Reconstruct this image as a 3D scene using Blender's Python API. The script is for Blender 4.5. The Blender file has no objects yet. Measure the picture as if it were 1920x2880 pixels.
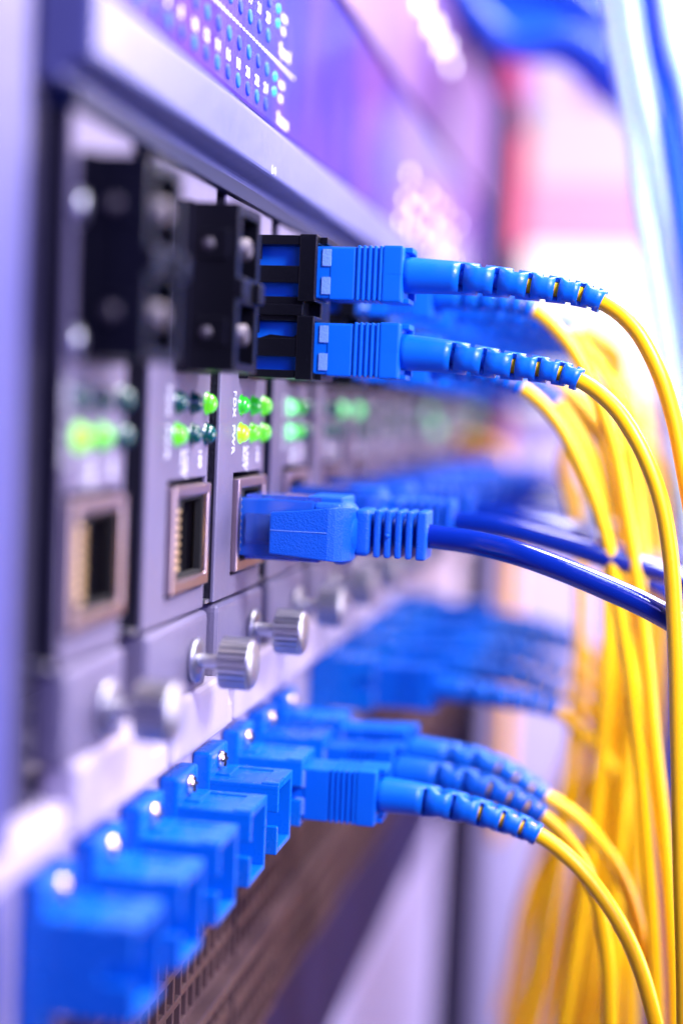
import bpy, bmesh, math, random
from mathutils import Vector, Matrix
random.seed(7)
U = 0.001                      # everything below is written in millimetres
PI = math.pi
SC = bpy.context.scene
COL = SC.collection

# ------------------------------------------------------------------ camera
cam_d = bpy.data.cameras.new('camera'); cam = bpy.data.objects.new('camera', cam_d); COL.objects.link(cam)
# rows of the view rotation: right, up, backward
rx = Vector((0.97928406, 0.19829894, 0.04099109)); ry = Vector((-0.05386062, 0.05994527, 0.99674751)); rz = rx.cross(ry)
MW = Matrix(((rx.x, ry.x, rz.x, 65 * U), (rx.y, ry.y, rz.y, 0), (rx.z, ry.z, rz.z, 0), (0, 0, 0, 1)))
cam.matrix_world = MW
cam_d.sensor_fit = 'VERTICAL'; cam_d.sensor_height = 36; cam_d.sensor_width = 24; cam_d.lens = 51.0
cam_d.clip_start = 0.01; cam_d.clip_end = 20
cam_d.dof.use_dof = True; cam_d.dof.focus_distance = 235.5 * U; cam_d.dof.aperture_fstop = 4.9
cam_d.dof.aperture_blades = 0
SC.camera = cam

# ------------------------------------------------------------------ world, lamps, exposure
W = bpy.data.worlds.new('World'); SC.world = W; W.use_nodes = True
bg = W.node_tree.nodes['Background']; bg.inputs[0].default_value = (0.30, 0.27, 1.0, 1); bg.inputs[1].default_value = 0.12
def area(name, loc, to, size, power, col, sy=None):
    d = bpy.data.lights.new(name, 'AREA'); d.shape = 'RECTANGLE'; d.size = size * U; d.size_y = (sy or size) * U
    d.energy = power; d.color = col
    o = bpy.data.objects.new(name, d); COL.objects.link(o); o.location = Vector(loc) * U
    o.rotation_euler = (Vector(to) - Vector(loc)).to_track_quat('-Z', 'Y').to_euler()
    return o
area('key_lamp', (180, 360, 350), (10, 300, 0), 160, 3.5, (1.0, 0.94, 0.98))
area('side_lamp', (380, 370, -20), (10, 310, -30), 160, 1.25, (0.84, 0.78, 1.0))
fl = area('front_lamp', (270, 70, 220), (66, 320, -5), 120, 0.62, (0.90, 0.90, 1.0)); fl.data.spread = math.radians(75)
area('far_fill', (280, 700, 60), (0, 900, -80), 200, 2.6, (0.92, 0.86, 1.0))  # added fill that brightens the far cabinet side and background
area('violet_lamp', (240, -60, 90), (0, 190, 20), 200, 0.75, (0.32, 0.27, 1.0))
area('bundle_fill', (150, 170, 190), (75, 335, 60), 60, 0.16, (0.85, 0.95, 1.0))  # added fill that brightens the pale cable bundle
area('aisle_lamp', (260, 640, 240), (0, 500, 20), 240, 3.4, (1.0, 0.82, 0.97))
SC.view_settings.view_transform = 'Standard'; SC.view_settings.look = 'None'
SC.view_settings.exposure = 0.3; SC.view_settings.gamma = 1.0; SC.view_settings.use_curve_mapping = False
SC.cycles.use_denoising = True
SC.cycles.max_bounces = 8

# ------------------------------------------------------------------ materials
MATS = {}
def mat(name, col, rough=0.5, metal=0.0, bump=0.0, scale=1500, spec=0.5, trans=0.0, emit=None, es=0.0, var=0.0, specks=None, coat=0.0, sss=0.0, ior=1.5, detail=3, stretch=None, lumps=0.0):
    m = bpy.data.materials.new(name); m.use_nodes = True; nt = m.node_tree; b = nt.nodes['Principled BSDF']
    b.inputs['Base Color'].default_value = (*col, 1); b.inputs['Roughness'].default_value = rough
    b.inputs['Metallic'].default_value = metal; b.inputs['Specular IOR Level'].default_value = spec
    b.inputs['IOR'].default_value = ior
    if trans: b.inputs['Transmission Weight'].default_value = trans
    if coat: b.inputs['Coat Weight'].default_value = coat; b.inputs['Coat Roughness'].default_value = 0.08
    if sss:
        b.inputs['Subsurface Weight'].default_value = sss; b.inputs['Subsurface Radius'].default_value = (0.4 * U, 0.6 * U, 1.2 * U); b.inputs['Subsurface Scale'].default_value = 1.0
    if emit: b.inputs['Emission Color'].default_value = (*emit, 1); b.inputs['Emission Strength'].default_value = es
    tc = nt.nodes.new('ShaderNodeTexCoord'); src = tc.outputs['Object']
    if stretch:
        mp = nt.nodes.new('ShaderNodeMapping'); mp.inputs['Scale'].default_value = stretch; nt.links.new(src, mp.inputs[0]); src = mp.outputs[0]
    def noise(sc, det=3):
        n = nt.nodes.new('ShaderNodeTexNoise'); n.inputs['Scale'].default_value = sc; n.inputs['Detail'].default_value = det
        nt.links.new(src, n.inputs['Vector']); return n
    colout = None
    if var:
        n = noise(120, 5); r = nt.nodes.new('ShaderNodeMapRange'); r.inputs['To Min'].default_value = 1 - var; r.inputs['To Max'].default_value = 1 + var
        nt.links.new(n.outputs['Fac'], r.inputs['Value'])
        mx = nt.nodes.new('ShaderNodeMix'); mx.data_type = 'RGBA'; mx.blend_type = 'MULTIPLY'; mx.inputs['Factor'].default_value = 1
        mx.inputs['A'].default_value = (*col, 1); nt.links.new(r.outputs['Result'], mx.inputs['B']); colout = mx.outputs['Result']
        n2 = noise(260, 4); r2 = nt.nodes.new('ShaderNodeMapRange'); r2.inputs['To Min'].default_value = max(0.04, rough - 0.12); r2.inputs['To Max'].default_value = min(1, rough + 0.12)
        nt.links.new(n2.outputs['Fac'], r2.inputs['Value']); nt.links.new(r2.outputs['Result'], b.inputs['Roughness'])
    if specks:
        n = noise(3800, 2); cr = nt.nodes.new('ShaderNodeValToRGB'); cr.color_ramp.elements[0].position = specks[0]; cr.color_ramp.elements[1].position = min(1, specks[0] + .05)
        nt.links.new(n.outputs['Fac'], cr.inputs['Fac'])
        mx = nt.nodes.new('ShaderNodeMix'); mx.data_type = 'RGBA'; nt.links.new(cr.outputs['Color'], mx.inputs['Factor'])
        if colout: nt.links.new(colout, mx.inputs['A'])
        else: mx.inputs['A'].default_value = (*col, 1)
        mx.inputs['B'].default_value = (*specks[1], 1); colout = mx.outputs['Result']
    if colout: nt.links.new(colout, b.inputs['Base Color'])
    if bump:
        n = noise(scale, detail); bp = nt.nodes.new('ShaderNodeBump'); bp.inputs['Strength'].default_value = bump; bp.inputs['Distance'].default_value = 0.25 * U
        nt.links.new(n.outputs['Fac'], bp.inputs['Height'])
        if lumps:
            n3 = noise(220, 2); b3 = nt.nodes.new('ShaderNodeBump'); b3.inputs['Strength'].default_value = lumps; b3.inputs['Distance'].default_value = 0.6 * U
            nt.links.new(n3.outputs['Fac'], b3.inputs['Height']); nt.links.new(b3.outputs['Normal'], bp.inputs['Normal'])
        nt.links.new(bp.outputs['Normal'], b.inputs['Normal'])
    MATS[name] = m; return m
M_card   = mat('painted_steel', (0.175, 0.15, 0.245), 0.45, 0.15, bump=0.25, scale=2600, var=0.06)
M_rail   = mat('pale_steel', (0.115, 0.12, 0.30), 0.38, 0.1, bump=0.12, scale=2200, var=0.05)
M_white  = mat('cream_paint', (0.50, 0.43, 0.57), 0.45, 0.0, bump=0.12, scale=1800, var=0.05)
M_side   = mat('dark_steel', (0.015, 0.013, 0.026), 0.5, 0.3, bump=0.8, scale=1300)
M_black  = mat('black_plastic', (0.003, 0.003, 0.006), 0.30, spec=0.22, bump=0.22, scale=2200, specks=(0.75, (0.10, 0.10, 0.14)))
M_void   = mat('black_interior', (0.003, 0.003, 0.005), 0.8)
M_blue   = mat('blue_plastic', (0.001, 0.105, 0.60), 0.40, bump=0.06, scale=2500, var=0.05, spec=0.22)
M_adapt  = mat('adapter_blue', (0.001, 0.125, 0.60), 0.28, bump=0.05, scale=1600, var=0.05, lumps=0.05, spec=0.4)
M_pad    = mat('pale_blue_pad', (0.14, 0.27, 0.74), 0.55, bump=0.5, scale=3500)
M_boot   = mat('blue_rubber', (0.001, 0.108, 0.58), 0.34, spec=0.35, bump=0.12, scale=2200, var=0.06)
M_eboot  = mat('grained_blue_rubber', (0.001, 0.085, 0.56), 0.42, spec=0.35, bump=0.6, scale=3600, var=0.05)
M_ecable = mat('blue_sheath', (0.001, 0.015, 0.22), 0.14, bump=0.10, scale=900, var=0.05, coat=0.3, lumps=0.12)
M_clear  = mat('clear_blue_plastic', (0.10, 0.24, 0.90), 0.08, trans=0.75, ior=1.46)
M_plug   = mat('blue_plug_plastic', (0.010, 0.085, 0.50), 0.14, coat=0.4, bump=0.06, scale=500)
M_yellow = mat("yellow_sheath", (1.0, 0.53, 0.004), 0.34, spec=0.4, bump=0.06, scale=1200, var=0.04, sss=0.35)
M_nickel = mat('nickel', (0.62, 0.58, 0.62), 0.24, 1.0, bump=0.10, scale=1400, var=0.06)
M_bronze = mat('tarnished_shell', (0.46, 0.35, 0.35), 0.36, 1.0, bump=0.15, scale=900, var=0.12)
M_steel  = mat('brushed_steel', (0.50, 0.49, 0.55), 0.42, 1.0, bump=0.12, scale=2000, var=0.08)
M_screw  = mat('bright_screw', (0.90, 0.70, 0.66), 0.25, 1.0)
M_pin    = mat('dull_pin', (0.10, 0.085, 0.105), 0.5, 0.7)
M_gold   = mat('gold_contact', (1.0, 0.70, 0.30), 0.3, 0.85)
M_print  = mat('white_print', (0.85, 0.84, 0.90), 0.6)
M_lit    = [mat('lit_lime', (0.1, 0.5, 0.02), 0.15, emit=(0.16, 0.95, 0.004), es=0.55, coat=0.6),
            mat('lit_green', (0.03, 0.4, 0.03), 0.15, emit=(0.03, 0.8, 0.005), es=0.28, coat=0.6),
            mat('bright_lime', (0.2, 0.6, 0.02), 0.15, emit=(0.34, 1.0, 0.004), es=1.1, coat=0.6),
            mat('pale_green', (0.1, 0.5, 0.2), 0.15, emit=(0.22, 0.9, 0.28), es=1.2, coat=0.6)]
M_unlit  = mat('unlit_teal', (0.0, 0.07, 0.06), 0.12, coat=0.6)
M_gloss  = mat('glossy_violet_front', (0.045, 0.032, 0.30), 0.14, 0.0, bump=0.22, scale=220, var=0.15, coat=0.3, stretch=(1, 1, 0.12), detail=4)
M_gloss2 = mat('mauve_front', (0.10, 0.04, 0.17), 0.35, 0.0, bump=0.2, scale=140, var=0.25, stretch=(1, 1, 0.15))
def paint_reflections(m, c2, sc, st):
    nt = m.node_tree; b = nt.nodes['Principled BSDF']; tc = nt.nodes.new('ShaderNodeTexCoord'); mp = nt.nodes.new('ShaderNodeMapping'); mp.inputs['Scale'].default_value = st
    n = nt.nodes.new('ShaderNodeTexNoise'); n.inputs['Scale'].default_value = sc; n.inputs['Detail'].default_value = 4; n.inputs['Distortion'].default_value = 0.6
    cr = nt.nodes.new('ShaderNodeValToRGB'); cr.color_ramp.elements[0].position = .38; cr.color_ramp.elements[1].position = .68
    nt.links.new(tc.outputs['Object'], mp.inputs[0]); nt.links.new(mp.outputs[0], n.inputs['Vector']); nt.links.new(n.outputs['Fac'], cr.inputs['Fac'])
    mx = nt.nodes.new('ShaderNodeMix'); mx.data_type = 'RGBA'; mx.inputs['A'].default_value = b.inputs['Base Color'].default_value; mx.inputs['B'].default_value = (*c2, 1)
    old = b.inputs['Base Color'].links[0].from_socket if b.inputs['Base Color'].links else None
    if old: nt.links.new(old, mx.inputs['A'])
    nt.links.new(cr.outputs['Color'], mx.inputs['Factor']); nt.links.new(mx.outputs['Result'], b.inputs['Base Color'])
paint_reflections(M_gloss, (0.16, 0.06, 0.26), 26, (1, 1, 0.45)); paint_reflections(M_gloss2, (0.17, 0.085, 0.25), 20, (1, 1, 0.5))  # noise streaks paint soft reflections into the colour of both switch fronts
M_lens   = mat('blue_lens', (0.0, 0.10, 0.95), 0.5, spec=0.2)
M_lensd  = mat('dark_blue_lens', (0.001, 0.035, 0.50), 0.5, spec=0.2)
M_teal   = mat('lit_teal', (0.0, 0.3, 0.25), 0.2, emit=(0.02, 0.75, 0.5), es=0.8)
M_glint  = mat('glint_white', (0.8, 0.8, 0.85), 0.3, emit=(1.0, 0.88, 1.0), es=2.6)  # glow stands for glints off labels and bolts, no lamps there
M_dpanel = mat('indigo_panel', (0.020, 0.015, 0.085), 0.5, 0.0, spec=0.25, bump=0.1, scale=700, var=0.15)
M_ledge  = mat('brown_metal', (0.135, 0.08, 0.085), 0.42, 0.4, bump=0.2, scale=500, var=0.25)
M_wire   = mat('brown_wire', (0.13, 0.07, 0.055), 0.35, var=0.15)
M_copper = mat('copper_contact', (0.62, 0.33, 0.20), 0.3, 1.0)
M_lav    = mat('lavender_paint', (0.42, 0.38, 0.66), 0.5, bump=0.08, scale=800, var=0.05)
M_near   = mat('shaded_lavender_paint', (0.075, 0.075, 0.27), 0.5, bump=0.08, scale=800, var=0.05)  # lavender post paint darkened, dimmer near light put into its colour
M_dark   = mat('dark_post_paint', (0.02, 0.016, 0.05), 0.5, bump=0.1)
M_dnavy  = mat('navy_gap_shade', (0.006, 0.010, 0.05), 0.5, spec=0.2)
M_red    = mat('red_glow_tint', (0.42, 0.05, 0.16), 0.5, bump=0.1)  # red glow put into the colour of post and strip housing
M_flare = mat('flare_red', (0.4, 0.03, 0.06), 0.4, emit=(0.9, 0.05, 0.08), es=0.45)  # glowing colour for the red flare
M_wall   = mat('mauve_wall', (0.26, 0.14, 0.42), 0.7, bump=0.1, scale=60, var=0.15)
M_brownw = mat('brown_mauve_board', (0.36, 0.15, 0.20), 0.7, bump=0.1, scale=60, var=0.1)
M_floor  = mat('grey_floor', (0.34, 0.30, 0.46), 0.6, bump=0.1, scale=60, var=0.1)
M_ice    = mat('pale_blue_sheath', (0.60, 0.80, 1.0), 0.25, var=0.08, coat=0.3)
_sb = M_ice.node_tree.nodes['Principled BSDF']; _sb.inputs['Subsurface Weight'].default_value = 0.9; _sb.inputs['Subsurface Radius'].default_value = (2 * U, 3 * U, 4 * U); _sb.inputs['Subsurface Scale'].default_value = 1.0
M_mid    = mat('bright_blue_sheath', (0.02, 0.16, 0.85), 0.3, var=0.08)
M_deep   = mat('deep_blue_sheath', (0.003, 0.06, 0.55), 0.35, var=0.1)
M_glowA  = mat('lit_white_pane', (0.05, 0.05, 0.05), 0.5, emit=(0.92, 0.74, 0.96), es=0.72)
M_glowB  = mat('lit_pink_pane', (0.05, 0.05, 0.05), 0.5, emit=(1.0, 0.42, 0.80), es=0.72)
M_glowC  = mat('lit_warm_pane', (0.05, 0.05, 0.05), 0.5, emit=(1.0, 0.90, 0.96), es=1.2)

# ------------------------------------------------------------------ helpers
def V(*p): return Vector(p) * U
def box(bm, x0, x1, y0, y1, z0, z1, bev=0.0, seg=2):
    r = bmesh.ops.create_cube(bm, size=1); vs = r['verts']
    for v in vs:
        v.co = Vector(((x0 + x1) / 2 + v.co.x * (x1 - x0), (y0 + y1) / 2 + v.co.y * (y1 - y0), (z0 + z1) / 2 + v.co.z * (z1 - z0))) * U
    if bev:
        es = list({e for v in vs for e in v.link_edges})
        bmesh.ops.bevel(bm, geom=es, offset=bev * U, segments=seg, affect='EDGES', profile=0.6)
def lathe(bm, prof, cx=0, cy=0, cz=0, n=28, grooves=0.0):
    """profile of (x, r) turned about an axis along X"""
    rings = []
    for (x, r) in prof:
        ring = []
        for k in range(n):
            a = 2 * PI * k / n
            rr = r - (grooves if (k % 5 in (0, 1) and grooves) else 0)
            ring.append(bm.verts.new(V(cx + x, cy + rr * math.cos(a), cz + rr * math.sin(a))))
        rings.append(ring)
    for i in range(len(rings) - 1):
        for k in range(n):
            f = bm.faces.new((rings[i][k], rings[i][(k + 1) % n], rings[i + 1][(k + 1) % n], rings[i + 1][k])); f.smooth = (grooves == 0)
    bm.faces.new(rings[0][::-1]); bm.faces.new(rings[-1])
def prism(bm, pts, a0, a1, axis='z'):
    """polygon extruded between a0 and a1: axis z takes (x,y) points, axis y takes (x,z)"""
    def mk(p, a): return V(p[0], p[1], a) if axis == 'z' else V(p[0], a, p[1])
    A = [bm.verts.new(mk(p, a0)) for p in pts]; B = [bm.verts.new(mk(p, a1)) for p in pts]
    n = len(pts)
    for i in range(n): bm.faces.new((A[i], A[(i + 1) % n], B[(i + 1) % n], B[i]))
    bm.faces.new(A[::-1]); bm.faces.new(B)
def plate(bm, x0, x1, y0, y1, z0, z1, holes, axis='x'):
    """plate with rectangular cut-outs (y0,y1,z0,z1 of the sheet; axis x is the thickness)"""
    ys = sorted({y0, y1, *[min(max(h[0], y0), y1) for h in holes], *[min(max(h[1], y0), y1) for h in holes]})
    zs = sorted({z0, z1, *[min(max(h[2], z0), z1) for h in holes], *[min(max(h[3], z0), z1) for h in holes]})
    def solid(i, j):
        if i < 0 or j < 0 or i >= len(ys) - 1 or j >= len(zs) - 1: return False
        cy, cz = (ys[i] + ys[i + 1]) / 2, (zs[j] + zs[j + 1]) / 2
        return not any(h[0] < cy < h[1] and h[2] < cz < h[3] for h in holes)
    cache = {}
    def v(x, i, j):
        k = (x, i, j)
        if k not in cache: cache[k] = bm.verts.new(V(x, ys[i], zs[j]) if axis == 'x' else V(ys[i], x, zs[j]))
        return cache[k]
    for i in range(len(ys) - 1):
        for j in range(len(zs) - 1):
            if not solid(i, j): continue
            bm.faces.new((v(x1, i, j), v(x1, i + 1, j), v(x1, i + 1, j + 1), v(x1, i, j + 1)))
            bm.faces.new((v(x0, i, j), v(x0, i, j + 1), v(x0, i + 1, j + 1), v(x0, i + 1, j)))
            for di, dj, a, b in ((-1, 0, (i, j), (i, j + 1)), (1, 0, (i + 1, j + 1), (i + 1, j)), (0, -1, (i + 1, j), (i, j)), (0, 1, (i, j + 1), (i + 1, j + 1))):
                if not solid(i + di, j + dj): bm.faces.new((v(x1, *a), v(x1, *b), v(x0, *b), v(x0, *a)))
    bmesh.ops.recalc_face_normals(bm, faces=bm.faces)
def spline(pts, step=1.0):
    P = [Vector(p) for p in pts]; P = [P[0] * 2 - P[1]] + P + [P[-1] * 2 - P[-2]]
    out = []
    for i in range(1, len(P) - 2):
        p0, p1, p2, p3 = P[i - 1:i + 3]
        n = max(2, int((p2 - p1).length / step))
        t0 = 0; t1 = t0 + max(1e-6, (p1 - p0).length) ** .5; t2 = t1 + max(1e-6, (p2 - p1).length) ** .5; t3 = t2 + max(1e-6, (p3 - p2).length) ** .5
        for k in range(n):
            t = t1 + (t2 - t1) * k / n
            a1 = p0 * ((t1 - t) / (t1 - t0)) + p1 * ((t - t0) / (t1 - t0)); a2 = p1 * ((t2 - t) / (t2 - t1)) + p2 * ((t - t1) / (t2 - t1)); a3 = p2 * ((t3 - t) / (t3 - t2)) + p3 * ((t - t2) / (t3 - t2))
            b1 = a1 * ((t2 - t) / (t2 - t0)) + a2 * ((t - t0) / (t2 - t0)); b2 = a2 * ((t3 - t) / (t3 - t1)) + a3 * ((t - t1) / (t3 - t1))
            out.append(b1 * ((t2 - t) / (t2 - t1)) + b2 * ((t - t1) / (t2 - t1)))
    out.append(P[-2]); return out
def arclen(path):
    s = [0.0]
    for a, b in zip(path, path[1:]): s.append(s[-1] + (b - a).length)
    return s
def at_len(path, s, d):
    d = min(max(d, 0), s[-1] - 1e-6)
    for i in range(len(s) - 1):
        if s[i + 1] >= d:
            t = (d - s[i]) / max(1e-9, s[i + 1] - s[i]); p = path[i].lerp(path[i + 1], t)
            a = path[max(0, i - 1)]; b = path[min(len(path) - 1, i + 2)]
            return p, (b - a).normalized()
def frame(t):
    """directions across a path: e1 towards -Y as far as it can, e2 upward"""
    e1 = Vector((0, -1, 0)); e1 = (e1 - t * e1.dot(t)).normalized(); e2 = e1.cross(t).normalized()
    if e2.z < -0.2 or (abs(e2.z) <= .2 and e2.x < 0): e2 = -e2
    return e1, e2
def tube(bm, path, r, n=14, d0=0.0, d1=None, step=1.5):
    s = arclen(path); d1 = s[-1] if d1 is None else d1
    m = max(2, int((d1 - d0) / step)); rings = []; e1 = None
    for k in range(m + 1):
        p, t = at_len(path, s, d0 + (d1 - d0) * k / m)
        if e1 is None: e1 = t.orthogonal().normalized()
        e1 = (e1 - t * e1.dot(t)).normalized(); e2 = t.cross(e1)
        rings.append([bm.verts.new((p + (e1 * math.cos(2 * PI * j / n) + e2 * math.sin(2 * PI * j / n)) * r) * U) for j in range(n)])
    for a, b in zip(rings, rings[1:]):
        for j in range(n):
            f = bm.faces.new((a[j], a[(j + 1) % n], b[(j + 1) % n], b[j])); f.smooth = True
    bm.faces.new(rings[0][::-1]); bm.faces.new(rings[-1])
def boot_mesh(bm, path, L, r0, r1, n=36, wall=0.95):
    """tapered bend relief with cuts taken alternately out of the sides and out of the top and bottom"""
    s = arclen(path)
    rel = [0.296, 0.392, 0.467, 0.555, 0.633, 0.706, 0.768, 0.834, 0.89, 0.949]
    cuts = [(L * q - (.016 if k % 2 else .0115) * L, L * q + (.016 if k % 2 else .0115) * L, k % 2) for k, q in enumerate(rel)]
    bp = {0.0, L}
    for a, b, _ in cuts: bp |= {a, b}
    x = 0.0
    bp = sorted(bp); full = []
    for a, b in zip(bp, bp[1:]):
        m = max(1, int((b - a) / 1.2)); full += [a + (b - a) * k / m for k in range(m)]
    full.append(L)
    O, I = [], []
    for d in full:
        p, t = at_len(path, s, d); e1, e2 = frame(t); q = d / L
        r = r0 + (r1 - r0) * q; ri = 1.4
        O.append([bm.verts.new((p + (e1 * math.cos(2 * PI * j / n) + e2 * math.sin(2 * PI * j / n)) * r) * U) for j in range(n)])
        I.append([bm.verts.new((p + (e1 * math.cos(2 * PI * j / n) + e2 * math.sin(2 * PI * j / n)) * ri) * U) for j in range(n)])
    def keep(i, j):
        if i < 0 or i >= len(full) - 1: return False
        mid = (full[i] + full[i + 1]) / 2; a = (j + .5) * 360 / n
        for c0, c1, kind in cuts:
            if c0 < mid < c1:
                if kind == 0: da = min(abs(a - 0), abs(a - 360), abs(a - 180)); return da > 56
                da = min(abs(a - 90), abs(a - 270)); return da > 40
        return True
    for i in range(len(full) - 1):
        for j in range(n):
            if not keep(i, j): continue
            k = (j + 1) % n
            f = bm.faces.new((O[i][j], O[i][k], O[i + 1][k], O[i + 1][j])); f.smooth = True
            f = bm.faces.new((I[i][j], I[i + 1][j], I[i + 1][k], I[i][k])); f.smooth = True
            if not keep(i - 1, j): bm.faces.new((O[i][k], O[i][j], I[i][j], I[i][k]))
            if not keep(i + 1, j): bm.faces.new((O[i + 1][j], O[i + 1][k], I[i + 1][k], I[i + 1][j]))
            if not keep(i, (j - 1) % n): bm.faces.new((O[i][j], O[i + 1][j], I[i + 1][j], I[i][j]))
            if not keep(i, k): bm.faces.new((O[i + 1][k], O[i][k], I[i][k], I[i + 1][k]))
    bmesh.ops.recalc_face_normals(bm, faces=bm.faces)
def obj(name, bm, m, parent=None, loc=None, bevel=0.0, seg=2):
    me = bpy.data.meshes.new(name); bm.to_mesh(me); bm.free(); me.materials.append(m)
    o = bpy.data.objects.new(name, me); COL.objects.link(o)
    if parent: o.parent = parent
    if loc: o.location = V(*loc)
    if bevel:
        b = o.modifiers.new('soft_edges', 'BEVEL'); b.width = bevel * U; b.segments = seg; b.limit_method = 'ANGLE'; b.angle_limit = math.radians(40)
    return o
def tag(o, label, cat=None, group=None, kind=None):
    if label: o['label'] = label
    if cat: o['category'] = cat
    if group: o['group'] = group
    if kind: o['kind'] = kind
    return o
def thing(name, label, cat, loc=(0, 0, 0), group=None):
    o = bpy.data.objects.new(name, None); COL.objects.link(o); o.location = V(*loc); o.empty_display_size = 0.005
    return tag(o, label, cat, group)
def dup(root, loc, label, skip=()):
    r = root.copy(); COL.objects.link(r); r.location = V(*loc); r['label'] = label
    for ch in list(root.children):
        if ch.name.split('.')[0] in skip: continue
        c = ch.copy(); COL.objects.link(c); c.parent = r
        for g in list(ch.children):
            d = g.copy(); COL.objects.link(d); d.parent = c
    return r
def B(): return bmesh.new()
def one(name, m, parent, *a, bev=0.0, seg=2):
    bm = B(); box(bm, *a, bev=bev, seg=seg); return obj(name, bm, m, parent)
def text(name, s, size, m, parent, loc, mode='down', bold=0.0):
    c = bpy.data.curves.new(name, 'FONT'); c.body = s; c.size = size * U; c.extrude = 0.03 * U; c.align_x = 'LEFT'; c.offset = bold * U
    c.space_character = 1.06
    t = bpy.data.objects.new(name, c); COL.objects.link(t)
    dg = bpy.context.evaluated_depsgraph_get(); me = bpy.data.meshes.new_from_object(t.evaluated_get(dg)); me.name = name
    bpy.data.objects.remove(t); me.materials.clear(); me.materials.append(m)
    if mode == 'down': Rm = Matrix(((0, 0, 1), (0, 1, 0), (-1, 0, 0)))      # text runs downward, letter tops away
    else: Rm = Matrix(((0, 0, 1), (1, 0, 0), (0, 1, 0)))                    # text runs away, upright
    me.transform(Rm.to_4x4())
    o = bpy.data.objects.new(name, me); COL.objects.link(o); o.parent = parent; o.location = V(*loc); return o

# ------------------------------------------------------------------ setting
bm = B(); box(bm, -700, 900, -600, 1600, -700, -690); tag(obj('floor', bm, M_floor), None, kind='structure')
bm = B(); box(bm, -700, 900, 1500, 1520, -689.5, 900); tag(obj('back_wall', bm, M_wall), None, kind='structure')

# rack posts
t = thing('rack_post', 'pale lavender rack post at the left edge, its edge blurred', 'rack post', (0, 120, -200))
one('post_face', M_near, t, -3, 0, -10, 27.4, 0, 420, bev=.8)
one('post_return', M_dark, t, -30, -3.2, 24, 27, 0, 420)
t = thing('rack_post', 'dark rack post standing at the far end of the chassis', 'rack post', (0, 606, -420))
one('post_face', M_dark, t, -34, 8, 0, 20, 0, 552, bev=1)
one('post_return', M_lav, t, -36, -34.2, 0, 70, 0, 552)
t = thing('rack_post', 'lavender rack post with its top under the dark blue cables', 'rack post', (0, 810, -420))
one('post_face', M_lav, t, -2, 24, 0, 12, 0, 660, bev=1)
t = thing('rack_post', 'red violet post added for the glow between purple devices and white light', 'rack post', (0, 790, -60))  # post added to carry the red glow as its colour
one('post_face', M_red, t, -14, -3, 0, 12, 0, 260, bev=1)
t = thing('cabinet_side', 'brown mauve cabinet side above the white light', 'cabinet', (0, 900, -420))
one('side_sheet', M_brownw, t, 20, 75, 0, 10, 420, 700, bev=1)
one('lower_sheet', M_lav, t, -60, 80, 0, 10, 0, 415, bev=1)

t = thing('flare_strip', 'narrow glowing strip added for the red flare left of the white light panel', 'flare strip', (0, 770, 88))  # added strip that paints the red lens flare, not a real lamp
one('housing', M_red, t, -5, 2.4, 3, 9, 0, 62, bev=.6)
one('lens', M_flare, t, -4, 1.5, 0, 2.9, 2, 58, bev=.6)  # glowing face that draws the flare

# ------------------------------------------------------------------ light panel at the end of the aisle
t = thing('light_box', 'glowing white and pink light panel far behind the yellow cables', 'light box', (0, 780, 0))
one('frame', M_lav, t, 1, 73, 4, 10, 2, 166, bev=1)
one('pane', M_glowA, t, 3, 70, 0, 3.8, 124, 163, bev=3)
one('pane', M_glowB, t, 2.5, 71, 0, 3.8, 92, 123.5, bev=3)
one('pane', M_glowC, t, 2, 72, 0, 3.8, 5, 91.5, bev=3)

# ------------------------------------------------------------------ converter chassis
N_CARD = 13; PITCH = 34.5
def card_y(n): return 149.5 if n == 1 else 153 + PITCH * (n - 1)
ch = thing('converter_chassis', 'long steel chassis holding a row of converter cards', 'chassis', (0, 149, -60))
def chl(y): return y - 149
bm = B()
prism(bm, [(-30, 96), (-0.3, 96), (-0.3, 97.2), (3.4, 98.6), (3.4, 106.4), (-0.2, 109.0), (-30, 109.0)], chl(156.5), chl(604), 'y'); bmesh.ops.recalc_face_normals(bm, faces=bm.faces)
rail = obj('top_rail', bm, M_rail, ch, bevel=0.5)
text('printed_mark', 'b·4', 2.0, M_print, rail, (3.42, 88.5, 99.0), 'away')
one('cable_gap_strip', M_dnavy, ch, -8, 0.6, chl(159), chl(603), 93.7, 95.95)  # dark strip paints the shade in the gap under the rail
one('back_sheet', M_void, ch, -40, -38, chl(140), chl(604), -2, 95)
one('side_wall', M_dark, ch, -36, -3, chl(150.6), chl(158.5), -14, 108)
# pale upper backing sheet behind the receptacles, just under the rail
one('upper_sheet', M_white, ch, -6.5, -4.6, chl(158), chl(603), 86, 95.8)
bm = B(); prism(bm, [(-30, 6.2), (0, 6.2), (0.3, 6.6), (0.3, 9.6), (-0.6, 11.5), (-30, 11.5)], chl(100), chl(604), 'y'); bmesh.ops.recalc_face_normals(bm, faces=bm.faces)
low = obj('bottom_rail', bm, M_white, ch, bevel=0.4)
for n in range(1, N_CARD + 1):
    y = card_y(n)
    one('rail_pad', M_white, ch, -4, 1.3, chl(y + 14), chl(y + PITCH + 9), 6.5, 16.2, bev=1.4, seg=3)

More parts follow.
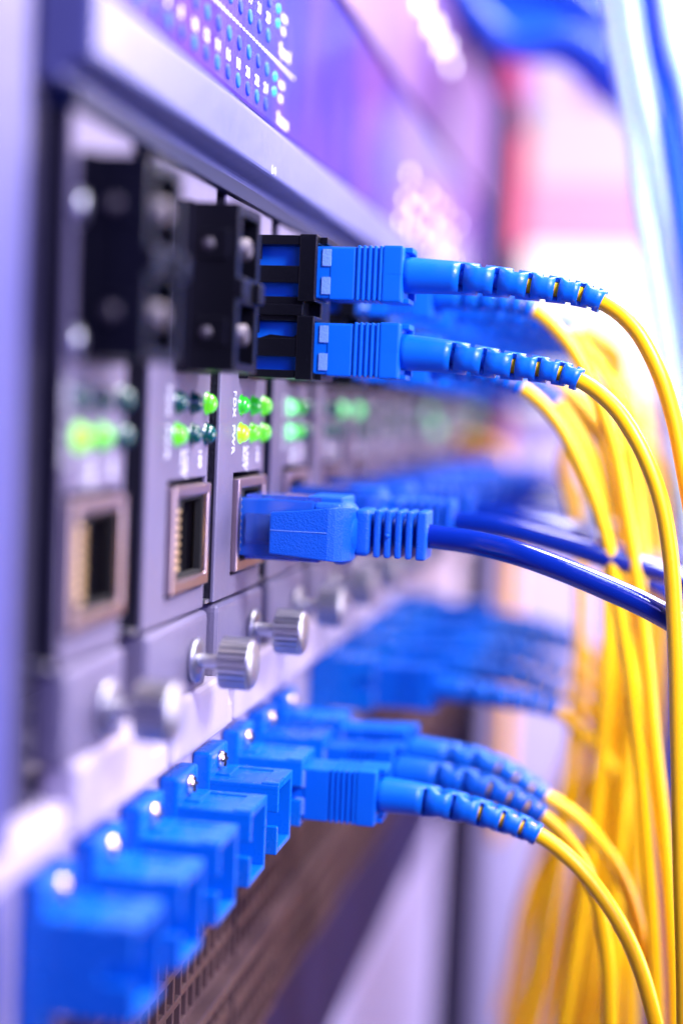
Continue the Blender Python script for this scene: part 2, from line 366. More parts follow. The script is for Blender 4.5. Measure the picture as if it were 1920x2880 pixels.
# ------------------------------------------------------------------ converter cards
def led_bm():
    bm = B(); lathe(bm, [(-1.5, 1.8), (0.12, 1.8), (0.2, 1.45), (0.5, 1.5), (0.9, 1.4), (1.25, 1.1), (1.5, 0.7), (1.6, 0.2)], n=24); return bm
def make_card(width=30.3, y_from=1.5, empty=False):
    t = thing('converter_card', 'proto', 'converter card', (0, 0, 0), 'converter cards in the chassis')
    bm = B(); plate(bm, -0.7, 0, y_from, width, -31.6, 36.4 - 3.0, [(10.9, 29.6, -28.2, -11.0)])
    obj('faceplate', bm, M_card, t, bevel=0.2)
    one('card_side', M_side, t, -34, -0.75, y_from + 0.1, y_from + 1.6, -31.5, 33)
    one('foot_tab', M_steel, t, -6, -0.72, y_from - 2.2, y_from + .05, -31.6, -31.0)
    # bracket with the captive thumb screw
    br = one('bracket', M_card, t, -4, 0.5, y_from + 1.2, width + 1.6, -44.2, -32.1, bev=1.3, seg=3)
    ts = thing('thumb_screw', None, None); ts.parent = t
    bm = B(); lathe(bm, [(0.55, 3.3), (1.1, 3.5), (1.5, 3.3), (1.55, 1.6)], cy=24.5, cz=-39, n=36); ws = obj('washer', bm, M_steel, ts)
    bm = B(); lathe(bm, [(0.5, 1.15)] + [(1.6 + .35 * k, 1.2 if k % 2 else 1.02) for k in range(10)] + [(5.4, 1.1)], cy=24.5, cz=-39, n=18); obj('shaft', bm, M_steel, ts)
    bm = B(); lathe(bm, [(5.0, 3.4), (5.3, 4.05), (9.7, 4.05)], cy=24.5, cz=-39, n=120, grooves=0.6)
    lathe(bm, [(9.65, 3.75), (10.0, 3.6), (10.3, 3.2), (10.35, 0.4)], cy=24.5, cz=-39, n=36); obj('knob', bm, M_steel, ts)
    # jack
    j = thing('ethernet_jack', None, None); j.parent = t
    bm = B(); plate(bm, -1.2, 1.0, 11.1, 29.4, -27.6, -11.9, [(13.0, 27.8, -25.8, -13.6)])
    obj('shell', bm, M_bronze, j, bevel=0.25)
    bm = B(); plate(bm, -0.9, 0.2, 12.9, 27.9, -25.9, -13.5, [(17.4, 27.2, -25.2, -14.2), (14.6, 17.5, -23.6, -15.8)])
    obj('shroud', bm, M_void, j)
    one('cavity', M_void, j, -14, -12, 12, 28.5, -26.5, -13)
    for a in ((12.2, 13.0, -26.5, -13), (28.2, 28.9, -26.5, -13), (13, 28.2, -26.5, -25.9), (13, 28.2, -13.5, -13)):
        one('cavity_wall', M_void, j, -12, -1.3, *a)
    for k in range(8):
        zz = -24.0 + k * 1.2
        bm = B(); path = [Vector((0.5, 13.3, zz)), Vector((0.55, 15.4, zz)), Vector((-1.5, 17.4, zz)), Vector((-9, 21.5, zz))]
        tube(bm, path, 0.33, n=8); obj('contact', bm, M_gold, j)
    # black duplex receptacle
    q = thing('duplex_receptacle', None, None); q.parent = t
    if empty:
        bm = B(); y0, y1 = 12.0, 24.2
        box(bm, -1, 2.0, y0 - .1, y1 + .1, 4.6, 29.0, bev=.2)
        plate(bm, 1.9, 8.8, y0, y1, 4.9, 28.7, [(13.6, 22.6, 6.2, 14.8), (13.6, 22.6, 18.6, 27.2)])
        box(bm, 8.6, 9.8, y0 + .1, y0 + 3.0, 15.2, 18.2, bev=.3); box(bm, 8.6, 9.8, y1 - 3, y1 - .1, 15.2, 18.2, bev=.3)
        box(bm, 3.2, 7.6, y0 - .35, y0 + .1, 20.6, 25.0, bev=.3); box(bm, 3.2, 7.6, y0 - .35, y0 + .1, 8.4, 12.6, bev=.3)
        obj('housing', bm, M_black, q, bevel=.2)
        for zc in (10.4, 22.8):
            bm = B(); lathe(bm, [(2.0, 2.6), (3.4, 2.6), (3.5, 1.7), (8.6, 1.6), (9.0, 1.1)], cy=18.2, cz=zc, n=20); obj('ferrule_sleeve', bm, M_pin, q)
            bm = B(); bmesh.ops.create_uvsphere(bm, u_segments=16, v_segments=8, radius=1.0 * U, matrix=Matrix.Translation(V(4.6, y0 - .3, zc))); obj('side_pin', bm, M_pin, q)
    else:
        bm = B()
        y0, y1 = 12.0, 24.2
        plate(bm, 9.5, 12.4, y0, y1, 4.9, 28.7, [(13.2, 22.8, 6.2, 14.6), (13.2, 22.8, 18.4, 27.2), (10, 17.5, 15.4, 17.7)])
        obj('front_frame', bm, M_black, q, bevel=0.22)
        bm = B()
        for a in ((0, 10.35, y0 + .3, y1 - .3, 26.9, 28.5), (0, 10.35, y0 + .3, y1 - .3, 5.1, 6.4), (-0.5, 10.3, y0 + .9, y1 - .4, 14.5, 18.5),
                  (0, 10.3, y0 + .2, y0 + 1.3, 20.7, 23.5), (0, 10.3, y0 + .2, y0 + 1.3, 8.6, 11.6), (0, 10.3, y1 - 1.4, y1 - .2, 5, 28.6),
                  (2, 10.3, y0 + .35, y0 + 1.2, 15.4, 17.2), (-1, 1.6, y0 - .1, y1, 4.7, 28.9), (1, 3.0, y0 + .1, y0 + 1.2, 24.5, 27), (1, 3.0, y0 + .1, y0 + 1.2, 12.4, 15)):
            box(bm, *a, bev=0.15)
        # latch ramps on the side bars and hooks at the frame corners
        prism(bm, [(3, 11.5), (9.8, 11.5), (9.6, 12.3), (8.8, 11.9), (5, 12.2)], y0 + .3, y0 + 1.2, 'y')
        box(bm, 12.4, 13.6, y0 + 2.5, y1, 27.4, 28.5, bev=.15); box(bm, 12.4, 13.4, y0 + 2.5, y1, 4.95, 6.0, bev=.15)
        bmesh.ops.recalc_face_normals(bm, faces=bm.faces)
        obj('housing', bm, M_black, q)
        for zc in (10.2, 22.7):
            bm = B(); lathe(bm, [(0.2, 2.3), (1.4, 2.3), (1.5, 1.6), (8.4, 1.5), (8.6, 1.1)], cy=18.2, cz=zc, n=20); obj('ferrule_sleeve', bm, M_nickel, q)
    # lights, two rows of three
    for zc in (0.3, -4.4):
        for k in range(3):
            o = obj('status_light', led_bm(), M_lit[0], t, (0, 14.2 + 7.3 * k, zc))
            for s in o.material_slots: s.link = 'OBJECT'; s.material = M_lit[0]
    text('lettering', 'FDX', 2.25, M_print, t, (0.03, 9.2, 2.7), bold=.02)
    text('lettering', 'PWR', 2.25, M_print, t, (0.03, 9.2, -2.9), bold=.02)
    text('lettering', 'LNK/\nACT', 1.9, M_print, t, (0.03, 18.3, -6.6), bold=.02)
    text('lettering', '100', 1.9, M_print, t, (0.03, 25.4, -6.6), bold=.02)
    return t
ORD = ['', 'first', 'second', 'third', 'fourth', 'fifth', 'sixth', 'seventh', 'eighth', 'ninth', 'tenth', 'eleventh', 'twelfth', 'thirteenth', 'fourteenth', 'fifteenth', 'sixteenth']
proto = make_card()
first = make_card(30.3, 10.0, True)
second = make_card(30.3, 1.5, True)
LIT = {1: 'ddd bld', 2: 'ddl lud', 3: 'ggl bll', 4: 'pgd pgd', 5: 'ddp ddd', 6: 'pdd ddd'}
def set_lights(card, code):
    ls = sorted([c for c in card.children if c.name.startswith('status_light')], key=lambda o: (-round(o.location.z / U), o.location.y))
    for o, c in zip(ls, code.replace(' ', '')):
        o.material_slots[0].link = 'OBJECT'
        o.material_slots[0].material = {'d': M_unlit, 'u': M_unlit, 'l': M_lit[0], 'g': M_lit[1], 'b': M_lit[2], 'p': M_lit[3]}[c]
cards = {}
for n in range(1, N_CARD + 1):
    lab = {1: 'blurred converter card at the near end, empty jack, one bright lime light',
           2: 'converter card with an empty bronze framed jack in sharp view beside the plugged one',
           3: 'sharp converter card with six green lights and FDX PWR lettering'}.get(n, f'blurred converter card behind the sharp one, {ORD[n]} card in the chassis row')
    if n == 1: c = first; c.location = V(0, 149.5, 0); c['label'] = lab
    elif n == 2: c = second; c.location = V(0, card_y(2), 0); c['label'] = lab
    elif n == 3: c = proto; c.location = V(0, card_y(3), 0); c['label'] = lab
    else: c = dup(proto, (0, card_y(n), 0), lab)
    cards[n] = c
for n, c in cards.items(): set_lights(c, LIT.get(n, ['ddd ddd', 'ddp ddd', 'ddd pdd', 'ddd ddd'][n % 4]))
for zc in (22.4, 6.6):                                              # two bright screws on the first card
    bm = B(); lathe(bm, [(0.02, 2.2), (0.8, 2.1), (1.3, 1.2), (1.4, 0.3)], cy=12.6, cz=zc, n=24); obj('mounting_screw', bm, M_steel, first)

# ------------------------------------------------------------------ white fibre panel
fp = thing('adapter_panel', 'long cream white panel carrying the row of blue adapters', 'panel', (-2.9, 100, -79.5))  # set a little behind the chassis front to meet the scaled adapters
one('panel_sheet', M_white, fp, -2.5, 0, 0, 502, 0, 27.0, bev=.3)
one('end_ear', M_white, fp, -2.3, -0.2, 0, 53.5, -60, -0.2, bev=.3)
bm = B(); lathe(bm, [(-0.1, 2.6), (1.0, 2.5), (1.6, 1.4), (1.7, .3)], cy=47.2, cz=-13, n=24); obj('ear_screw', bm, M_screw, fp)

ad_proto = None
def make_adapter():
    t = thing('fibre_adapter', 'proto', 'adapter', (0, 0, 0), 'blue adapters along the cream panel')
    bm = B(); box(bm, 0.02, 3.1, -5.0, 5.0, -9.7, 9.7, bev=.7, seg=3); obj('flange', bm, M_adapt, t)
    bm = B()
    plate(bm, -4.7, -3.8, 3.0, 14.0, -5.5, 5.5, [(9.8, 15, -1.0, 1.2)], axis='y')
    plate(bm, 3.8, 4.7, 3.0, 14.0, -5.5, 5.5, [], axis='y')
    obj('side_wall', bm, M_adapt, t, bevel=.18)
    bm = B(); box(bm, 3, 13.97, -4.72, 4.72, 4.6, 5.5, bev=.2); box(bm, 3, 13.97, -4.6, 4.6, -5.52, -4.6, bev=.2)
    box(bm, 11.2, 14.03, -4.6, 4.72, 5.3, 5.85, bev=.18); box(bm, 3.0, 5.4, -1.8, 4.72, 5.3, 5.85, bev=.18); box(bm, 5.3, 11.3, 3.6, 4.72, 5.3, 5.8, bev=.15)
    obj('body_cover', bm, M_adapt, t)
    bm = B(); lathe(bm, [(3.0, 2.2), (3.6, 2.2), (3.7, 1.5), (9.5, 1.4), (9.6, 0.9)], n=20); box(bm, 2.9, 3.3, -3.9, 3.9, -4.7, 4.7); obj('inner_sleeve', bm, M_adapt, t)
    for zc in (7.7, -7.7):
        bm = B(); lathe(bm, [(3.0, 1.5), (3.5, 1.45), (3.95, 1.0), (4.1, 0.3)], cz=zc, n=20); s = obj('screw', bm, M_screw, t)
        bm = B(); box(bm, 3.9, 4.25, -1.1, 1.1, zc - .18, zc + .18); box(bm, 3.9, 4.25, -.18, .18, zc - 1.1, zc + 1.1); obj('screw_slot', bm, M_side, s)
    return t
def ad_y(i): return 161.3 + 17.03 * i if i < 8 else 315.6 + 28.2 * (i - 9)
AD_X = -2.9; AD_Z = -66.5; AD_Z2 = -60.0; AD_S = 1.045        # lower adapters and cords scaled up about the camera position, nearer the focus distance
adapters = {}
AL = {0: 'big dark blue adapter at the near lower left, strongly blurred', 1: 'blurred empty blue adapter second from the near end',
      2: 'slightly blurred empty blue adapter third from the near end', 3: 'sharp empty blue adapter with its open front, the nearer of the two sharp ones',
      4: 'sharp empty blue adapter beside the plugged adapter', 5: 'blue adapter holding the nearest plugged connector of the lower row',
      6: 'blurred blue adapter behind the first plugged one, holding a connector', 7: 'blurred blue adapter third among the plugged lower ones'}
for i in list(range(0, 8)) + list(range(9, 14)):
    lab = AL.get(i, f'far blurred blue adapter in the raised group, {ORD[i - 8]} of that group')
    loc = (AD_X, ad_y(i), AD_Z if i < 8 else AD_Z2)
    if ad_proto is None: ad_proto = make_adapter(); ad_proto.location = V(*loc); ad_proto['label'] = lab; adapters[i] = ad_proto
    else: adapters[i] = dup(ad_proto, loc, lab)
    adapters[i].scale = (AD_S,) * 3

# ------------------------------------------------------------------ fibre patch cords
def connector_mesh():
    bm = B()
    box(bm, 2.0, 18.6, -3.7, 3.7, -4.25, 4.25, bev=.25)
    box(bm, 14.2, 18.4, -3.85, 3.85, -4.45, 4.1, bev=.25)
    box(bm, 18.3, 23.2, -3.72, 3.72, -4.15, 4.15, bev=.1)
    for k in range(5):
        x = 18.75 + k * 0.92
        box(bm, x, x + 0.5, -4.05, 4.05, -4.5, 4.5, bev=.2)
    box(bm, 23.0, 26.3, -4.0, 4.0, -4.6, 4.6, bev=.35)
    box(bm, 26.1, 27.5, -1.2, 4.0, 3.7, 4.6, bev=.18); box(bm, 26.1, 27.2, -1.2, 4.0, -4.6, -3.8, bev=.18); box(bm, 26.1, 27.5, 3.3, 4.02, -4.0, 4.0, bev=.15)
    box(bm, 23.6, 26.2, -4.03, -3.9, -.06, .06)
    return bm
def pad_mesh():
    bm = B()
    for z0, z1 in ((1.0, 3.8), (-3.6, -0.8)): box(bm, 12.9, 14.4, -3.95, -3.6, z0, z1, bev=.05)
    return bm
CON = None
def cord(conn_loc, boot_pts, cable_pts, label, group, L, r0=3.05, r1=1.9, cr=1.32, body_mat=None, shift=0):
    """conn_loc: connector axis at the panel plane (x shift); boot and cable points are absolute"""
    global CON
    t = thing('fibre_patch_cord', label, 'patch cord', conn_loc, group)
    if CON is None:
        CON = (obj('connector', connector_mesh(), M_blue, t), obj('grip_pad', pad_mesh(), M_pad)); CON[1].parent = CON[0]
    else:
        c = CON[0].copy(); COL.objects.link(c); c.parent = t
        g = CON[1].copy(); COL.objects.link(g); g.parent = c
    o = Vector(conn_loc)
    path = [p - o for p in spline([*boot_pts, *cable_pts], 1.0)]
    bm = B(); boot_mesh(bm, path, L, r0, r1); tube(bm, path, 1.42, n=16, d0=1.5, d1=L * .57); obj('boot', bm, M_boot, t)
    bm = B(); tube(bm, path, cr, n=16, d0=L * .52); obj('cable', bm, M_yellow, t)
    return t
G_UP = 'yellow patch cords in the black receptacles'; G_LO = 'yellow patch cords in the blue adapters'
# third card, sharp
y = card_y(3) + 18.2
cord((0, y, 22.75), [(26, y, 22.9), (35.2, y, 22.6), (45.9, y, 21.7)], [(57.9, y - .5, 19.6), (63.5, 239, 15.7), (68.0, 238, 8.6), (70.8, 238, 1.1), (72.9, 238, -7.2), (75.4, 238, -18.9), (77.6, 238, -36.4), (79, 238, -70), (79, 238, -150)],
     'sharp upper patch cord of the black receptacle, its yellow cable arching off the right edge', G_UP, 33.0)
cord((0, y, 10.2), [(26, y, 10.2), (32.9, y, 9.8), (43, y, 8.7)], [(54.7, y - .5, 7.0), (60.8, 238.5, 3.0), (65.2, 237, -2.7), (69.0, 236, -10.6), (71.2, 235.5, -19.1), (72.9, 235, -32.8), (74.3, 234.6, -50.2), (75.9, 234.2, -71), (78, 233.6, -99), (80, 233, -160)],
     'sharp lower patch cord of the black receptacle, its cable falling along the right edge', G_UP, 30.0)
rnd = random.Random(3)
for n in range(4, 13):
    yc = card_y(n) + 18.2
    if n == 4:
        up = [(44.5, 0, 20.6), (50.8, 0, 15.6), (55.1, 0, 9.4), (60.5, 0, -2.4), (64.5, 0, -18.3), (67.7, 0, -34.3), (71.4, 0, -58.4), (75.1, 0, -82.8), (78.5, 0, -115.7), (80, 0, -190)]
        lo = [(43.7, 0, 5.7), (50.0, 0, 0.3), (56.1, 0, -9.9), (60.6, 0, -21.0), (63.7, 0, -34.6), (67.0, 0, -50.6), (70.7, 0, -75.0), (75.3, 0, -116.1), (78, 0, -190)]
        Lu, Ll = 19.5, 18.5
    else:
        ex = rnd.uniform(45, 56); hx = rnd.uniform(60, 74); bx = hx - rnd.uniform(0, 8) - 1.2 * (n - 5)
        up = [(ex, 0, 20), (ex + 6, 0, 15), (hx - 6, 0, 4), (hx - 2, 0, -14), (hx, 0, -40), (hx - 1, 0, -80), (bx, 0, -140), (bx - 14, 0, -230)]
        ex -= 2; hx -= rnd.uniform(1, 9); bx = hx - rnd.uniform(2, 10) - 1.4 * (n - 5)
        lo = [(ex, 0, 6), (ex + 5, 0, 1), (hx - 6, 0, -8), (hx - 2, 0, -24), (hx, 0, -48), (hx - 1, 0, -86), (bx, 0, -146), (bx - 16, 0, -230)]
        Lu, Ll = 25, 24
    def ab(pts, dy): return [(p[0], yc + dy * k / len(pts), p[2]) for k, p in enumerate(pts)]
    nm = {4: 'first blurred'}.get(n, f'{ORD[n - 3]} blurred')
    cord((0, yc, 22.75), [(26, yc, 22.9), (33, yc, 22.4)], ab(up, rnd.uniform(-8, 8) if n > 4 else 0), f'{nm} upper patch cord behind the sharp pair, card {ORD[n]} in the row', G_UP, Lu)
    cord((0, yc, 10.2), [(26, yc, 10.2), (33, yc, 9.3)], ab(lo, rnd.uniform(-8, 8) if n > 4 else 0), f'{nm} lower patch cord behind the sharp pair, card {ORD[n]} in the row', G_UP, Ll)
# cords in the blue adapters
low_paths = {5: [(52.6, 0, -67.7), (58.4, -1, -71.1), (64.3, -2, -77.0), (68.9, -3, -84.0), (72.1, -4, -91.8), (74.7, -5, -102.5), (77, -6, -150)],
             6: [(52.6, 0, -69.1), (58.6, 0, -74.7), (62.4, 0, -82.1), (64.8, 0, -92.0), (66.4, 0, -109.0), (67, 0, -160)],
             7: [(52.1, 0, -69.7), (58.7, 0, -73.6), (66.4, 0, -82.8), (72.0, 0, -98.6), (75.3, 0, -116.5), (77, 0, -170)]}
names = {5: 'nearest patch cord of the lower row, slotted blue boot in clear view', 6: 'middle patch cord of the three leaving the lower row together', 7: 'farthest patch cord of the three leaving the lower row together'}
for i in list(range(5, 8)) + list(range(9, 14)):
    yc = 0.0; z0 = -63.6           # built about the adapter, then scaled and set in place
    if i in low_paths: pts = [(p[0], yc + p[1], p[2]) for p in low_paths[i]]; L = 27.5
    else:
        hx = rnd.uniform(60, 71); bx = hx - rnd.uniform(4, 14); L = 26
        pts = [(51, yc, z0 - 3.4 + rnd.uniform(-1, 1)), (57, yc + 1, z0 - 7), (hx - 3, yc + 2, z0 - 18), (hx, yc + 4, z0 - 36), (hx - 3, yc + 6, -125), (bx, yc + 8, -170), (bx - 20, yc + 10, -260)]
    c = cord((0, yc, z0), [(26, yc, z0 + .05), (33, yc, z0 - .2), (42, yc, z0 - 1.2)], pts, names.get(i, f'far blurred patch cord in the raised blue adapters, {ORD[i - 8]} of that group'), G_LO, L)
    c.location = V(AD_X, ad_y(i), AD_Z if i < 8 else AD_Z2); c.scale = (AD_S,) * 3

# ------------------------------------------------------------------ ethernet cords
ETH = None
def make_plug(t):
    """local: x out of the jack, y and z about the plug axis"""
    pl = thing('plug', None, None); pl.parent = t
    bm = B(); box(bm, -9, 13.6, -5.0, 3.6, -4.9, 4.9, bev=.3); obj('plug_body', bm, M_plug, pl)
    bm = B(); box(bm, 1.6, 14.6, -3.9, 4.9, 4.2, 5.5, bev=.25); box(bm, 1.6, 14.6, -3.9, 4.9, -5.5, -4.2, bev=.25); box(bm, 2, 9, -5.6, -4.8, -2.8, 2.4, bev=.2)
    obj('clear_shell', bm, M_clear, pl)
    bm = B(); prism(bm, [(2.2, -5.4), (9, -6.0), (13, -6.9), (13, -6.3), (9, -5.3), (2.2, -4.9)], -2.2, 2.2, 'z'); bmesh.ops.recalc_face_normals(bm, faces=bm.faces); obj('latch', bm, M_clear, pl)
    bt = thing('boot', None, None); bt.parent = t
    bm = B(); box(bm, 13.2, 18.6, -5.2, 5.8, -5.0, 4.8, bev=1.4, seg=4); lathe(bm, [(16.6, 5.0), (17.2, 5.5), (18.4, 5.55), (19.5, 5.1), (20.3, 4.3), (20.9, 3.2), (21.0, .5)], cy=-1.6, cz=-.2, n=40); box(bm, 12.0, 18.4, -3.6, 6.4, 3.9, 5.7, bev=.6, seg=3); obj('collar', bm, M_eboot, bt)
    prof = [(20.5, -2.0, .95), (20.6, -4.2, 1.0), (20.2, -6.0, 1.02), (19.2, -7.6, 1.03), (18.0, -8.6, 1.02), (16.9, -9.0, 1.0), (12, -9.05, .92), (7.1, -9.0, .86),
            (7.1, -7.5, .86), (12, -7.5, .90), (15.6, -7.3, .96), (17.2, -6.6, .98), (18.2, -5.2, .98), (18.6, -2.0, .95)]
    bm = B()
    A_ = [bm.verts.new(V(p[0], p[1], -4.9 * p[2] + .3)) for p in prof]; B_ = [bm.verts.new(V(p[0], p[1], 4.15 * (1.06 - 2.0 * (1.02 - p[2])) - .1)) for p in prof]
    nn = len(prof)
    for q in range(nn): bm.faces.new((A_[q], A_[(q + 1) % nn], B_[(q + 1) % nn], B_[q]))
    for k0, k1, k2, k3 in ((0, 1, 12, 13), (1, 2, 11, 12), (2, 3, 10, 11), (3, 4, 10, None), (4, 5, 10, None), (5, 6, 9, 10), (6, 7, 8, 9)):
        q = [k0, k1, k2] + ([k3] if k3 is not None else [])
        bm.faces.new([A_[z] for z in q][::-1]); bm.faces.new([B_[z] for z in q])
    bmesh.ops.recalc_face_normals(bm, faces=bm.faces)
    arm = obj('latch_guard', bm, M_eboot, bt, bevel=.25, seg=3)
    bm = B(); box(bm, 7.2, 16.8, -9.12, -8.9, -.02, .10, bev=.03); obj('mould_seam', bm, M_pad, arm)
    bm = B(); box(bm, 20.2, 23.1, -3.9, 3.9, -4.0, 3.9, bev=1.2, seg=4)
    lathe(bm, [(20.5, 2.6), (31, 2.3)], n=28)
    for k in range(4): x = 23.65 + 1.78 * k; box(bm, x, x + 1.12, -4.0, 4.0, -4.05, 3.95, bev=.5, seg=4)
    box(bm, 30.75, 32.5, -3.9, 3.9, -4.15, 4.0, bev=.55, seg=3)
    bmesh.ops.create_uvsphere(bm, u_segments=12, v_segments=8, radius=.45 * U, matrix=Matrix.Translation(V(26.0, -3.95, -.3)))
    obj('strain_relief', bm, M_eboot, bt)
def copy_parts(src, t):
    for ch_ in list(src.children):
        if ch_.name.startswith('cable'): continue
        c = ch_.copy(); COL.objects.link(c); c.parent = t
        for g in list(ch_.children):
            d = g.copy(); COL.objects.link(d); d.parent = c
            for h in list(g.children):
                e = h.copy(); COL.objects.link(e); e.parent = d
def eth(n, pts, label):
    global ETH
    o = Vector((-.4, card_y(n) + 18.9, -20.1))
    t = thing('ethernet_cord', label, 'network cable', tuple(o), 'blue ethernet cords in the card jacks')
    if ETH is None: make_plug(t); ETH = t
    else: copy_parts(ETH, t)
    path = [p - o for p in spline([(30, o.y, -20.1)] + pts, 1.2)]
    bm = B(); tube(bm, path, 2.05, n=24, step=1.0); obj('cable', bm, M_ecable, t)
    return t
yc = card_y(3) + 18.9
eth(3, [(33, yc, -20.4), (39.8, yc, -21.0), (47, 239.5, -22.2), (54.1, 239, -24.2), (61.2, 239, -26.7), (68.3, 239, -29.5), (75, 239, -33.0), (84, 239, -40), (95, 239, -60), (100, 239, -120)], 'sharp blue ethernet cord with grained boot and glossy cable')
for n in range(4, 12):
    yc = card_y(n) + 18.9
    if n == 4: pts = [(41, yc, -20.8), (53.6, yc, -23.4), (62, yc, -25.6), (71, yc + 1, -27.4), (86, yc + 3, -34), (110, yc + 6, -60)]
    else: pts = [(42, yc, -21 - rnd.uniform(0, 1)), (56, yc + 3, -23.5 - rnd.uniform(0, 3)), (70, yc + 6, -29 - rnd.uniform(0, 6)), (84, yc + 8, -46), (96, yc + 10, -90), (100, yc + 10, -200)]
    eth(n, pts, f'blurred blue ethernet cord behind the sharp one, in the {ORD[n]} card' if n > 4 else 'blurred blue ethernet cord just behind the sharp one, running to the right')

# ------------------------------------------------------------------ switch above the chassis
sw = thing('network_switch', 'glossy violet switch above the rail with blue port lights and white numbers', 'network switch', (0, 157, 46))
one('front_panel', M_gloss, sw, -24, -0.02, 0, 446, 3.3, 38.2, bev=.6)
one('bottom_tray', M_dark, sw, -60, -1.6, 0, 446, 0.4, 3.2)
def disc(name, m, y, z, r, parent, x0=-0.4, x1=0.25):
    bm = B(); lathe(bm, [(x0, r), (x1 * .4, r), (x1, r * .7)], cy=y - 157, cz=z - 46, n=20); return obj(name, bm, m, parent)
for k in range(14):
    yk = 162.7 + 5.86 * k + 5.86
    for row, z in enumerate((51.9, 57.75, 63.4, 69.2)):
        disc('port_light', [M_lens, M_lensd, M_lensd, M_lens][(row + k * 2) % 4], yk, z, 1.2, sw)
for k, num in enumerate(range(2, 26, 2)):
    text('numeral', str(num), 2.3, M_print, sw, (0.02, 209.7 - 1.4 - 157 + 5.82 * (k - 5), 53.7 - 46), 'away', bold=.05)
    text('numeral', str(num - 1), 2.3, M_print, sw, (0.02, 209.7 - 1.4 - 157 + 5.82 * (k - 5), 65.5 - 46), 'away', bold=.05)
for k in range(34): one('print_dash', M_print, sw, -.01, .03, 40 + k * 2.0, 41.2 + k * 2.0, 14.35, 14.75)
for (yy, z) in ((251, 69.6), (251, 67.1), (250.4, 57.8), (250.2, 55.2)): disc('link_light', M_teal, yy, z, 0.8, sw)
for s, yy, z, sz in (('1000', 253.5, 68.4, 1.8), ('100', 253.5, 66.1, 1.8), ('Speed', 253, 62.4, 3.0), ('1000', 253.3, 56.8, 1.8), ('100', 253.3, 54.3, 1.8), ('Status', 253, 50.4, 3.0)):
    text('numeral' if s[0] == '1' else 'lettering', s, sz, M_print, sw, (0.02, yy - 157, z - 46), 'away', bold=.03)
for k in range(7):
    for q, z in enumerate((52, 58.5, 66)):
        if (k + q) % 4 != 3: disc('glint_disc', M_glint, 392 + 17 * k + 5 * q, z, 1.3 + .4 * ((k * q) % 2), sw, -0.8, 0.3)  # glowing discs painted for bright reflections on the front
s2 = thing('network_switch', 'mauve switch at the top with a chain of glowing discs for white glints', 'network switch', (0, 157, 85))
one('front_panel', M_gloss2, s2, -24, 0.8, 0, 446, 0.4, 44, bev=.8)
for k in range(11):
    bm = B(); lathe(bm, [(0.2, 2.0), (1.2, 2.0), (1.7, 1.2)], cy=196 + 11.5 * k, cz=26.5 + (k % 2) * 3.0, n=18); obj('glint_disc', bm, M_glint, s2)  # chain of bright reflections drawn as glowing discs

# ------------------------------------------------------------------ panels under the adapters
pp = thing('port_panel', 'dark indigo port panel with copper brown ports below the adapters', 'port panel', (-3, 156, -152))
one('panel_sheet', M_dpanel, pp, -10, -4, 0, 446, -14, 71.5, bev=.5)
one('ledge', M_ledge, pp, -4.1, 1.6, 0, 446, 46.0, 48.0, bev=.6)
for k in range(13):
    yk = 2 + 34.0 * k
    hs = [(yk + 1.0 + 4.1 * a, yk + 4.0 + 4.1 * a, z, z + 4.3) for a in range(8) for z in (27, 32.6, 39.5, 48.9, 54.5, 60.1, 65.4)]
    bm = B(); plate(bm, -3.9, -1.2 + .6 * (k % 2), yk, yk + 33.4, 25.5, 71, hs); f = obj('port_block', bm, M_ledge, pp, bevel=.15)
    bm = B(); 
    for a in range(8):
        for z in (27, 32.6, 39.5, 48.9, 54.5): box(bm, -3.95, -2.6, yk + 1.6 + 4.1 * a, yk + 2.4 + 4.1 * a, z + .8, z + 3.0)
    obj('contacts', bm, M_copper, f)
bp_ = thing('blank_panel', 'plain pale lavender panel low behind the cables', 'panel', (-3, 156, -444))
one('panel_sheet', M_lav, bp_, -8, -3, 0, 446, 0, 276, bev=.8)

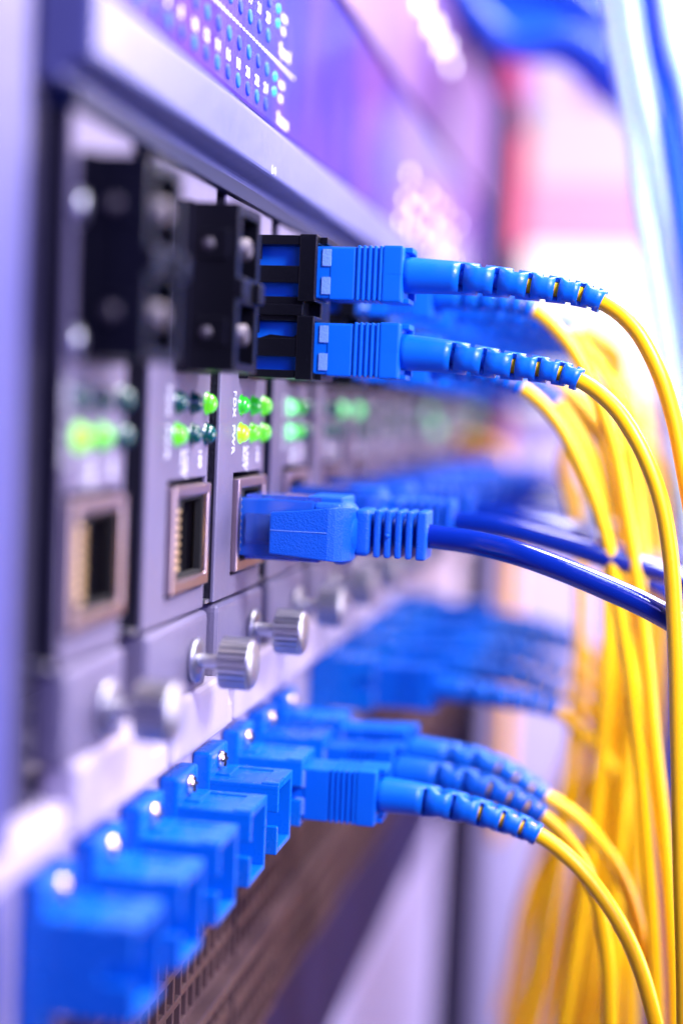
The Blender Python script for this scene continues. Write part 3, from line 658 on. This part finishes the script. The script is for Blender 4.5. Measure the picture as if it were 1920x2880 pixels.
# ------------------------------------------------------------------ loose cables
def loose(pts, r, m, label, group, step=2.0):
    o = Vector(pts[0]); path = [p - o for p in spline(pts, 2.0)]
    bm = B(); tube(bm, path, r, n=16, step=step); c = obj('loose_cable', bm, m, None, tuple(o)); return tag(c, label, 'cable', group)
base = [(53.6, 112), (57.6, 97.9), (61, 82.0), (63.6, 73.5), (66.9, 61.3), (69.4, 50.0), (72.5, 35.8), (76.6, 16.9), (81, -2.1), (90, -60), (96, -180)]
rb = random.Random(5)
icelab = ['outermost', 'second', 'third', 'fourth', 'fifth', 'sixth', 'seventh', 'eighth', 'ninth', 'tenth']
for k in range(10):
    dx = k * 2.8 - 3.5; yy = 330 + rb.uniform(-12, 14) + k * 2
    m = [M_ice, M_ice, M_ice, M_mid, M_ice, M_ice, M_mid, M_ice, M_mid, M_ice][k]
    pts = [(x + dx + rb.uniform(-.4, .4) + 3.5 * (i / 10.0) * (k % 3 - 1), yy, z) for i, (x, z) in enumerate(base)]
    loose(pts, 2.5, m, f'{icelab[k]} cable from the inner side of the pale blue bundle hanging at the upper right', 'pale blue cables at the upper right')
for k in range(14):
    z = 124 + (k % 7) * 7.5; yy = 490 + (k // 7) * 16 + (k % 2) * 5; dr = (k * 7) % 5
    pts = [(-4, yy, z + 26 - k), (6, yy, z + 10), (18, yy, z + dr), (34, yy, z + 2), (48, yy, z - 5 - dr), (62, yy, z - 22), (74, yy, z - 60), (82, yy, z - 120), (86, yy, -120)]
    loose(pts, 5.0, M_deep if k % 2 == 0 else M_mid, f'{(ORD[1:])[k]} deep blue cable from the bottom of the loom crossing the top', 'deep blue cables across the top')
for k in range(3):
    loose([(-12, 560 + 9 * k, -12 - 2 * k), (0, 545 + 9 * k, -9 - 2.5 * k), (10, 538 + 9 * k, -10 - 3 * k), (18, 535 + 9 * k, -14 - 4 * k), (21, 535 + 9 * k, -30), (22, 540 + 9 * k, -60), (22, 545 + 9 * k, -160)], 2.6, M_yellow,
          f'{["upper", "middle", "lower"][k]} yellow cable of the three bending out far behind the blue plugs', 'yellow cables far behind the plugs')

ry_ = random.Random(11)
for k in range(16):
    yy = 318 + 14 * k + ry_.uniform(-5, 5); x0 = ry_.uniform(61, 74); b = x0 + ry_.uniform(-9, 4) - (k % 3 == 2) * (6 + k)
    pts = [(45, yy, 9 - (k % 3) * 2), (51, yy, 5 - (k % 3) * 2), (x0 - 6, yy, -6), (x0 - 1, yy + 1, -26), (x0, yy + 2, -60), (x0 - 1, yy + 4, -96), (b, yy + 6, -140), (b - 6, yy + 8, -200), (b - 12, yy + 8, -280)]
    loose(pts, 1.9, M_yellow, f'{ORD[k + 1]} loose yellow cable from the near end of the hanging curtain at the lower right', 'loose yellow cables in the hanging curtain')
